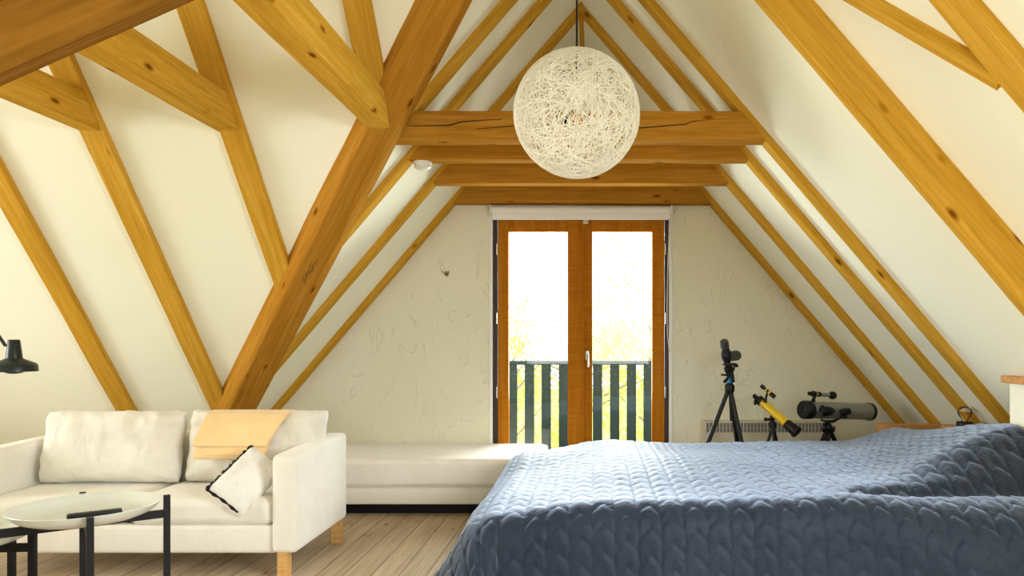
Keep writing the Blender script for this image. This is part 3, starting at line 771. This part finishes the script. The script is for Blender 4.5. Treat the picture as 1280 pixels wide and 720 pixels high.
lc = thing('back_cushion', (-2.72, 4.14, .42), 'plump off-white back cushion without the blanket, with creased corner', 'cushion', 'back cushions of the sofa')
obj('cover', place(pillow_bm(.765, .405, .23, seed=2, wr=.017), (-2.685, 4.135, .612), rx=R(-11), rz=R(2)), M['cushion'], lc, smooth=70)
rc = thing('back_cushion', (-1.94, 4.15, .42), 'off-white back cushion under the apricot blanket', 'cushion', 'back cushions of the sofa')
obj('cover', place(pillow_bm(.78, .405, .22, seed=6, wr=.014), (-1.893, 4.165, .612), rx=R(-11), rz=R(-1)), M['cushion'], rc, smooth=70)

# blanket folded over the right back cushion
def throw_bm():
    b = bmesh.new()
    Yf = 4.02
    front = [(4.010, .563), (4.010, .60), (4.022, .63), (4.052, .70), (4.085, .755), (4.13, .795), (4.18, .806), (4.23, .800), (4.27, .775), (4.295, .70), (4.30, .60)]
    def sheet(prof, xa0, xa1, xb0, xb1, off, seed):
        n = 46; g = []
        # arc length along the profile
        L = [0]
        for p, q in zip(prof, prof[1:]): L.append(L[-1] + math.hypot(q[0] - p[0], q[1] - p[1]))
        m = 44
        def at(s):
            for k in range(len(L) - 1):
                if s <= L[k + 1] + 1e-9:
                    f = (s - L[k]) / (L[k + 1] - L[k]); return prof[k][0] + (prof[k + 1][0] - prof[k][0]) * f, prof[k][1] + (prof[k + 1][1] - prof[k][1]) * f
        for i in range(m + 1):
            y, z = at(L[-1] * i / m); t = min(1, i / m * 1.6); row = []
            for j in range(n + 1):
                f = j / n; xl = xa0 + (xb0 - xa0) * t; xr = xa1 + (xb1 - xa1) * t
                x = xl + (xr - xl) * f
                nz = noise.noise(Vector((x * 6 + seed, z * 5, y * 3))) * .007
                row.append(b.verts.new((x, y - off - nz - .004, z + nz * .4)))
            g.append(row)
        for i in range(m):
            for j in range(n): b.faces.new((g[i][j], g[i][j + 1], g[i + 1][j + 1], g[i + 1][j]))
    sheet(front, -2.165, -1.775, -2.150, -1.700, .006, 1)
    top = [(4.012, .632), (4.022, .66), (4.052, .70), (4.085, .755), (4.13, .795), (4.18, .812), (4.24, .805)]
    sheet(top, -2.168, -1.765, -2.140, -1.695, .019, 5)
    sheet([(4.008, .585), (4.010, .60), (4.022, .64), (4.03, .66)], -2.115, -1.772, -2.115, -1.765, .013, 8)
    bmesh.ops.recalc_face_normals(b, faces=b.faces)
    return b
o = obj('throw_blanket', throw_bm(), M['throw'], smooth=60, origin=(-1.95, 4.1, .7))
md = o.modifiers.new('thickness', 'SOLIDIFY'); md.thickness = .009; md.offset = 0
tag(o, 'apricot blanket folded over the back cushion of the sofa', 'blanket')

# small linen pillow leaning in the right corner of the seat
pc = P(305, 598, 3.93)
sp_ = thing('throw_pillow', (pc.x, pc.y, .42), 'small white linen pillow with dark frayed trim leaning on the armrest', 'pillow')
ax_a = Vector((.115, .27, .195)).normalized(); ax_b = Vector((.69, 0, -.72)); ax_b = (ax_b - ax_a * ax_b.dot(ax_a)).normalized(); ax_n = ax_a.cross(ax_b)
mat_p = Matrix.Translation(Vector((-1.775, 3.785, .487))) @ Matrix((ax_a, -ax_n, ax_b)).transposed().to_4x4()
b = pillow_bm(.335, .22, .12, 36, .03, 4, .008)
bmesh.ops.transform(b, matrix=mat_p, verts=b.verts); obj('cover', b, M['linen'], sp_, smooth=70)
pts = []
for k in range(60):
    f = k / 59; x = .160 - .322 * f; pts.append(mat_p @ Vector((x, .010 + .006 * math.sin(k * .7), -.106 + .004 * math.sin(k * 1.3))))
for k in range(24):
    f = k / 23; pts.append(mat_p @ Vector((-.164 + .006 * math.sin(math.pi * f), .012, -.101 + .18 * f)))
obj('dark_trim', tube_bm(pts, [.009 + .003 * math.sin(k * .9) for k in range(len(pts))], 8), M['trim'], sp_, smooth=60)

# ------------------------------------------------------------------ tray tables
def tray_table(cx, cy, zr, r, th, label, leg_r, ph):
    t = thing('tray_table', (cx, cy, 0), label, 'table', 'round tray tables in front of the sofa')
    d = .055; b = lathe_bm((cx, cy, zr - d), (cx, cy, zr), [(0, 0), (0, r * .62), (.06, r * .72), (.30, r * .85), (.62, r * .94), (1, r), (1.03, r - .001), (1, r - .005), (.64, r * .94 - .005), (.34, r * .85 - .004), (.12, r * .72 - .002), (.08, r * .6), (.08, 0)], 72, cap=False)
    obj('tray', b, M['tray'], t, smooth=60)
    zb = zr - d - .002; legs = []
    for k in range(4):
        a = ph + k * math.pi / 2; lx, ly = cx + math.cos(a) * leg_r, cy + math.sin(a) * leg_r
        bb = box_bm(-.012, .012, -.0125, .0125, 0, zr + .004, .0015)
        bmesh.ops.transform(bb, matrix=Matrix.Translation((lx, ly, 0)) @ Matrix.Rotation(a + math.pi / 2, 4, 'Z') @ Matrix.Rotation(0, 4, 'Z'), verts=bb.verts)
        # flat bars face outwards
        obj('leg', bb, M['black'], t)
    for k in range(2):
        a = ph + k * math.pi / 2
        bb = box_bm(-leg_r, leg_r, -.009, .009, zb - .034 + .0003 * k, zb - .0003 * (1 - k), .0015)
        bmesh.ops.transform(bb, matrix=Matrix.Translation((cx, cy, 0)) @ Matrix.Rotation(a, 4, 'Z'), verts=bb.verts)
        obj('crossbar', bb, M['black'], t)
    return t
tray_table(-2.062, 3.0, .538, .268, 0, 'taller round tray table with black legs and the remote control on it', .287, R(37))
tray_table(-2.53, 2.98, .44, .235, 0, 'lower round tray table cut off by the picture edge, tucked beside the taller one', .252, R(4))

rm = thing('remote_control', (-2.052, 3.04, .49), 'slim black remote control lying in the round tray', 'remote control')
mr = Matrix.Translation((-2.05, 3.035, .4935)) @ Matrix.Rotation(R(36), 4, 'Z')
b = box_bm(-.095, .095, -.022, .022, -.007, .010, .006, 3); bmesh.ops.transform(b, matrix=mr, verts=b.verts); obj('body', b, M['blackplastic'], rm, smooth=40)
for i in range(9):
    for j in range(3):
        bx, by_ = -.078 + i * .016, -.012 + j * .012
        b = cyl((bx, by_, .009), (bx, by_, .0106), .0040, 10); bmesh.ops.transform(b, matrix=mr, verts=b.verts); obj('button', b, M['darkgrey'], rm)

# ------------------------------------------------------------------ floor lamp at the picture's edge
Ly = 3.9; n0 = P(17.5, 424.5, Ly); n1 = P(17.5, 449, Ly); n2 = P(17.5, 464.3, Ly); r_sh = 24.5 / F * Ly
fl_ = thing('floor_lamp', (-3.47, 3.95, 0), 'black metal floor lamp with a wide shade beside the sofa', 'lamp')
H_ = n0.z - n2.z
b = lathe_bm((n0.x, Ly, n0.z), (n0.x, Ly, n2.z), [(0, 0), (0, .024), (.03, .027), (.58, .038), (.61, .045), (.74, r_sh * .90), (.78, r_sh * .97), (.81, r_sh), (1, r_sh * 1.02), (1, r_sh * .99), (.83, r_sh * .97), (.78, r_sh * .9), (.70, .06)], 48, cap=False)
obj('lamp_shade', b, M['lampblack'], fl_, smooth=35)
b = lathe_bm((n0.x, Ly, n2.z + .03), (n0.x, Ly, n2.z - .012), [(0, .02), (.5, .045), (.85, .040), (1, .02), (1, 0)], 28)
obj('bulb', b, M['lampblack'], fl_, smooth=60)
ap = P(9, 432, Ly); e1 = P(-64, 328, Ly)
b = tube_bm([Vector((n0.x - .02, Ly, ap.z + .0)), ap + Vector((-.01, 0, 0)), e1], .0085, 10); obj('arm', b, M['lampblack'], fl_, smooth=60)
obj('joint', cyl(e1 + Vector((0, -.03, 0)), e1 + Vector((0, .06, 0)), .018, 16), M['lampblack'], fl_, smooth=40)
obj('pole', cyl((e1.x, 3.95, .018), (e1.x, 3.95, e1.z + .1), .011, 14), M['lampblack'], fl_, smooth=60)
obj('base', lathe_bm((e1.x, 3.95, 0), (e1.x, 3.95, .02), [(0, .0), (0, .14), (.7, .14), (1, .12), (1, 0)], 40, cap=False), M['lampblack'], fl_, smooth=40)
fl_.location.x = e1.x
for ch in fl_.children: ch.location.x += -3.47 - e1.x; 

# ------------------------------------------------------------------ telescopes
Yt = 5.28
def tripod(t, hub, feet, r0, r1, mat):
    for f in feet:
        hub_p = Vector(hub); f = Vector(f); d = (f - hub_p); mid_ = hub_p + d * .5
        b = cyl(hub_p + d * .015, mid_ + d * .03, r0, 12); cyl(mid_, f, r1, 12, b); lathe_bm(mid_ - d * .0, mid_ + d * .05, [(0, r0 * 1.3), (1, r0 * 1.2)], 12, b)
        o = obj('leg', b, mat, t, smooth=40)
        obj('foot', cyl(f, f + d.normalized() * -.03, r1 * 1.5, 10), M['darkgrey'], o, smooth=40)
# 1 spotting scope
def Q(px, py, y=Yt): return P(px, py, y)
def on_floor(px, y): return Vector((P(px, 0, y).x, y, 0))
hub = Q(912, 483)
t1 = thing('spotting_scope_tripod', (hub.x, Yt, 0), 'tall black photo tripod with a blue collar on the gable wall side', 'tripod')
tripod(t1, hub, [on_floor(851, 5.12), on_floor(946, 5.12), on_floor(931, 5.55)], .016, .011, M['blackplastic'])
obj('spider', lathe_bm(Q(912, 478), Q(912, 492), [(0, .018), (.3, .036), (.8, .034), (1, .02)], 16), M['blackplastic'], t1, smooth=40)
obj('center_column', cyl(Q(912.5, 484), Q(914.5, 526), .012, 12), M['blackplastic'], t1, smooth=40)
obj('blue_collar', cyl(Q(911.5, 471), Q(912, 480), .020, 16), M['blue'], t1, smooth=40)
b = lathe_bm(Q(910.5, 457), Q(911.5, 471), [(0, .022), (.2, .034), (.5, .030), (.7, .022), (1, .024)], 16)
tube_bm([Q(902, 468.5, 5.2), Q(910, 469, 5.25)], .007, 8, b); lathe_bm(Q(915, 466, 5.27), Q(917, 478, 5.27), [(0, .012), (1, .010)], 10, b)
obj('tripod_head', b, M['blackplastic'], t1, smooth=40)
b = box_bm(Q(904, 0).x, Q(920.5, 0).x, Yt - .03, Yt + .03, Q(0, 457.2).z, Q(0, 454).z, .004)
cyl(Q(917, 456.5), Q(922.5, 457.5), .011, 12, b)
obj('mount_plate', b, M['blackplastic'], t1, smooth=40)
obj('pan_handle', tube_bm([Q(918.5, 457), Q(917, 463, 5.22), Q(913, 469, 5.17), Q(908, 474.5, 5.14), Q(905.5, 477.5, 5.13)], [.006, .006, .007, .011, .012], 10), M['blackplastic'], t1, smooth=60)
t2 = thing('spotting_scope', Q(908, 454), 'small black angled spotting scope on top of the tallest tripod', 'scope')
obj('body', lathe_bm(Q(909.5, 455), Q(906.5, 434), [(0, .020), (.1, .024), (.35, .036), (.6, .040), (.8, .030), (1, .024)], 20), M['blackplastic'], t2, smooth=50)
obj('eyepiece', lathe_bm(Q(906.5, 436, 5.26), Q(905, 426.5, 5.22), [(0, .022), (.2, .031), (.85, .031), (1, .027), (1, .02), (.93, 0)], 24), M['darkgrey'], t2, smooth=40)
obj('grey_barrel', lathe_bm(Q(909, 446), Q(919, 444.5, 5.42), [(0, .030), (.5, .032), (.62, .036), (1, .036)], 24), M['darkgrey'], t2, smooth=40)
obj('lens_hood', lathe_bm(Q(917.3, 444.8, 5.40), Q(920.5, 444.4, 5.46), [(0, .037), (1, .038), (1, .03), (.8, 0)], 24), M['blackplastic'], t2, smooth=40)

# 2 yellow telescope
hub = Q(966, 532)
t3 = thing('yellow_telescope', (hub.x, Yt, 0), 'yellow refractor telescope with black ends on a small black tripod', 'telescope')
tripod(t3, hub, [on_floor(934, 5.2), on_floor(990, 5.5), on_floor(977, 5.05)], .011, .008, M['blackplastic'])
A, B = Q(951.5, 502, 5.34), Q(984, 530, 5.20)
obj('yellow_tube', lathe_bm(A, B, [(0, .0285), (.02, .0295), (.98, .0295), (1, .029)], 32), M['yellow'], t3, smooth=50)
dA = (B - A).normalized()
obj('dew_shield', lathe_bm(B - dA * .01, B + dA * .095, [(0, .030), (.1, .036), (.75, .038), (.8, .043), (1, .043), (1, .040), (.97, 0)], 32), M['blackplastic'], t3, smooth=40)
obj('tube_collar', lathe_bm(A - dA * .035, A + dA * .01, [(0, .02), (.2, .034), (1, .034)], 24), M['blackplastic'], t3, smooth=40)
b = lathe_bm(A - dA * .03, A - dA * .075, [(0, .015), (1, .014)], 16); tube_bm([A - dA * .07, Q(946, 500, 5.36), Q(945, 496, 5.36)], .013, 12, b)
lathe_bm(Q(945.5, 499, 5.36), Q(943.5, 494.8, 5.36), [(0, .012), (.5, .012), (.6, .018), (1, .018)], 16, b); cyl(Q(944, 500, 5.33), Q(944, 506, 5.33), .010, 10, b)
obj('eyepiece', b, M['blackplastic'], t3, smooth=40)
Fa, Fb = Q(951.8, 482.4, 5.32), Q(968, 496, 5.24); fd = Fb - Fa
obj('finder_scope', lathe_bm(Fa, Fb, [(0, .009), (0, .015), (.18, .015), (.2, .011), (.35, .0115), (.7, .012), (.72, .016), (1, .016), (1, 0)], 20, cap=False), M['blackplastic'], t3, smooth=40)
obj('finder_band', lathe_bm(Fa + fd * .36, Fa + fd * .44, [(0, .0135), (1, .0135)], 20), M['yellow'], t3, smooth=40)
obj('finder_band', lathe_bm(Fa + fd * .58, Fa + fd * .70, [(0, .0135), (1, .0135)], 20), M['yellow'], t3, smooth=40)
obj('finder_bracket', tube_bm([Fa + fd * .5, Q(957.5, 497, 5.3), Q(956, 503, 5.3)], [.008, .008, .016], 10), M['blackplastic'], t3, smooth=60)
b = lathe_bm(Q(965.5, 518, 5.28), hub + Vector((0, 0, -.015)), [(0, .015), (.3, .022), (.5, .012), (.6, .028), (1, .028)], 16)
cyl(Q(956, 524.3, 5.25), Q(965, 524.5, 5.27), .010, 12, b); cyl(Q(955.3, 524.2, 5.25), Q(958.5, 524.3, 5.25), .013, 12, b)
obj('mount', b, M['blackplastic'], t3, smooth=40)

# 3 silver reflector
A, B = Q(1006.5, 512.3, 5.16), Q(1086.5, 514.8, 5.44); dB = (B - A)
hub = Q(1035.5, 534, 5.27)
t4 = thing('silver_telescope', (hub.x, 5.27, 0), 'thick silver reflector telescope with black rims on a black tripod', 'telescope')
tripod(t4, hub, [on_floor(990, 5.2), on_floor(1031, 5.05), on_floor(1083, 5.3)], .017, .012, M['blackplastic'])
obj('tube', lathe_bm(A, B, [(0, .060), (1, .060)], 48), M['silver'], t4, smooth=40)
obj('front_rim', lathe_bm(A - dB * .035, A + dB * .07, [(.0, .050), (0, .060), (.1, .065), (1, .064), (1, .06)], 48, cap=False), M['blackplastic'], t4, smooth=40)
obj('aperture_cover', lathe_bm(A - dB * .03, A - dB * .01, [(0, .052), (1, .052)], 48), M['blackplastic'], t4, smooth=40)
obj('aperture_glass', lathe_bm(A - dB * .037, A - dB * .03, [(0, .024), (1, .028)], 32), M['lens'], t4, smooth=40)
obj('rear_rim', lathe_bm(B - dB * .02, B + dB * .025, [(0, .062), (.1, .0655), (1, .064), (1, 0)], 48, cap=False), M['blackplastic'], t4, smooth=40)
Fa, Fb = Q(1010.5, 491.7, 5.2), Q(1041, 494.3, 5.3); fd = Fb - Fa
obj('finder_tube', lathe_bm(Fa + fd * .1, Fb - fd * .1, [(0, .0125), (1, .014)], 20), M['silver'], t4, smooth=40)
b = lathe_bm(Fa, Fa + fd * .14, [(0, .010), (.1, .0135), (1, .0135)], 20); lathe_bm(Fa + fd * .16, Fa + fd * .26, [(0, .020), (1, .020)], 20, b); lathe_bm(Fa + fd * .38, Fa + fd * .46, [(0, .018), (1, .018)], 20, b)
obj('finder_rings', b, M['blackplastic'], t4, smooth=40)
obj('finder_hood', lathe_bm(Fb - fd * .16, Fb + fd * .07, [(0, .014), (.4, .028), (.85, .028), (1, .024), (1, 0)], 24, cap=False), M['blackplastic'], t4, smooth=50)
obj('finder_bracket', tube_bm([Fa + fd * .3, Q(1017, 499, 5.2), Q(1016.5, 504, 5.2)], [.010, .011, .024], 10), M['blackplastic'], t4, smooth=60)
b = lathe_bm(Q(1025, 514.5, 5.13), Q(1042, 513.5, 5.16), [(0, .022), (.1, .034), (.5, .036), (.8, .030), (1, .018)], 24)
cyl(Q(1026, 508.5, 5.14), Q(1029, 511, 5.14), .020, 14, b); cyl(Q(1024.5, 517.5, 5.1), Q(1026.5, 517.3, 5.13), .022, 16, b)
obj('focuser', b, M['blackplastic'], t4, smooth=40)
b = lathe_bm(Q(1051, 515, 5.18), Q(1062, 514, 5.2), [(0, .014), (.2, .024), (.9, .024), (1, .02)], 18)
cyl(Q(1055, 512, 5.2), Q(1056, 520, 5.2), .014, 12, b); lathe_bm(Q(1054, 521.8, 5.16), Q(1058, 521.3, 5.18), [(0, .008), (.3, .011), (1, .009)], 12, b)
obj('clamp_knob', b, M['blackplastic'], t4, smooth=40)
b = tube_bm([Q(1025.5, 524.6, 5.25), Q(1032, 526.6, 5.25), Q(1042, 526.5, 5.23), Q(1047, 524, 5.2), Q(1052, 519.5, 5.19), Q(1055, 516, 5.19)], [.006, .010, .012, .010, .008, .008], 10)
obj('mount_arm', b, M['blackplastic'], t4, smooth=60)
b = lathe_bm(Q(1035, 526, 5.26), hub + Vector((0, 0, -.03)), [(0, .026), (.25, .018), (.4, .026), (.6, .030), (.62, .05), (1, .045)], 20)
cyl(Q(1029.5, 531, 5.24), Q(1033, 531, 5.25), .014, 12, b)
obj('mount_head', b, M['blackplastic'], t4, smooth=40)

# ------------------------------------------------------------------ bed and quilted bedspread
bd = thing('bed', (.9, 3.95, 0), 'double bed almost wholly covered by the blue quilted bedspread', 'bed')
obj('mattress', box_bm(-.26, 1.93, 3.19, 4.72, .27, .462, .06, 4), M['daybed'], bd, smooth=50)
obj('bed_base', box_bm(-.24, 1.93, 3.21, 4.70, .10, .268, .015, 2), M['daybed'], bd, smooth=50)
for x_, y_ in ((-.22, 3.23), (1.82, 3.23), (-.22, 4.6), (1.82, 4.6)): obj('leg', box_bm(x_, x_ + .06, y_, y_ + .06, 0, .10, .004), M['black'], bd)

def sst(a, b_, x):
    t = max(0, min(1, (x - a) / (b_ - a))); return t * t * (3 - 2 * t)
def quilt():
    X0, X1, Y0, Y1, ZT = -.38, 1.965, 3.10, 4.78, .545      # the flat top's rim
    du = .0072; dw = .0072
    umin, umax = X0 - .66, X1 + .03; vmin, vmax = Y0 - .62, Y1 + .42
    nu = int((umax - umin) / du); nv = int((vmax - vmin) / dw)
    def surf(u, v):
        a = max(0, X0 - u); bb = max(0, Y0 - v); cc = max(0, v - Y1)
        far = cc > 0; o2 = cc if far else bb
        x = max(u, X0); y = max(min(v, Y1), Y0)
        d = math.hypot(a, o2)
        # top relief: pillow hump, dips and soft waves
        z = ZT
        z += .25 * sst(3.13, 3.48, y) * sst(1.12 + .30 * (y - 3.13), 2.05, x) * (1 - .60 * sst(3.5, 4.7, y))
        z += .022 * sst(3.10, 3.25, y) * sst(1.0, 1.3, x) * (1 - sst(3.3, 3.7, y))
        z += .007 * math.sin(x * 4.2 + y * 3.1) - .006 + .006 * math.sin(x * 2.3 - y * 5.0 + 1) + .010 * noise.noise(Vector((x * 2.5, y * 2.5, 0)))
        z += .006 * math.exp(-((y - 4.25 + .55 * (x - .3)) / .22) ** 2) * sst(-.1, .3, x) * (1 - sst(1.2, 1.7, x))
        z -= .030 * math.exp(-((y - 3.17) / .05) ** 2) * sst(1.0, 1.25, x)       # crease in front of the pillows
        z -= .07 * (1 - sst(X0 - .05, X0 + .50, x))    # the top falls off towards the foot
        if d > 0:
            w = a / (a + o2); rad = .13 + (.13 * sst(.9, 1.7, x) if a == 0 else .07 * w)
            tmax = R(84) * (1 - w) + R(60) * w
            th = min(d / rad, tmax); ext = max(0, d - rad * tmax)
            hor = rad * math.sin(th) + ext * math.cos(tmax); drop = rad * (1 - math.cos(th)) + ext * math.sin(tmax)
            fold = math.sin((u if a == 0 else v * 1.0 + u) * 9 + 1.2 * noise.noise(Vector((u * 2, v * 2, 3)))) * .014 * min(1, drop / .3)
            hor += fold
            nx_, ny_ = -a / d, (o2 if far else -o2) / d
            x += nx_ * hor; y += ny_ * hor
            z = z - drop
            if z < .02: z = .02 + (z - .02) * .02
        return Vector((x, y, z))
    def puff(u, v):
        cw, ch = .093, .102
        # the cloth is laid a little askew towards the pillows
        uu = u + .10 * sst(.6, 1.9, u) * (v - 3.1); vv = v + .05 * math.sin(u * 1.3)
        c = uu / cw; k = math.floor(c); f = c - k
        tri = abs(f - .5) * 2
        g = vv / ch + (.5 if k % 2 else 0) + .42 * tri; g -= math.floor(g)
        h1 = (4 * f * (1 - f)) ** .20; h2 = (4 * g * (1 - g)) ** .22
        return h1 * h2 * (1 - .45 * (1 - g) * (1 - .5 * tri))
    b = bmesh.new(); uvs = []; rows = []
    for i in range(nu + 1):
        u = umin + (umax - umin) * i / nu; rows.append([surf(u, vmin + (vmax - vmin) * j / nv) for j in range(nv + 1)])
    out = []
    for i in range(nu + 1):
        u = umin + (umax - umin) * i / nu; r_ = []
        for j in range(nv + 1):
            v = vmin + (vmax - vmin) * j / nv
            pu = rows[min(i + 1, nu)][j] - rows[max(i - 1, 0)][j]; pv = rows[i][min(j + 1, nv)] - rows[i][max(j - 1, 0)]
            n_ = pu.cross(pv); n_ = n_.normalized() if n_.length > 1e-9 else Vector((0, 0, 1))
            wr = noise.noise(Vector((u * 30, v * 30, 5))) * .0016
            r_.append(b.verts.new(rows[i][j] + n_ * (.0165 * puff(u, v) + wr)))
        out.append(r_)
    for i in range(nu):
        for j in range(nv): b.faces.new((out[i][j], out[i + 1][j], out[i + 1][j + 1], out[i][j + 1]))
    return b
o = obj('bedspread', quilt(), M['quilt'], smooth=180, origin=(.9, 3.95, .5))
tag(o, 'blue-grey quilted velvet bedspread with a hexagon stitch pattern spread over the bed', 'bedspread')
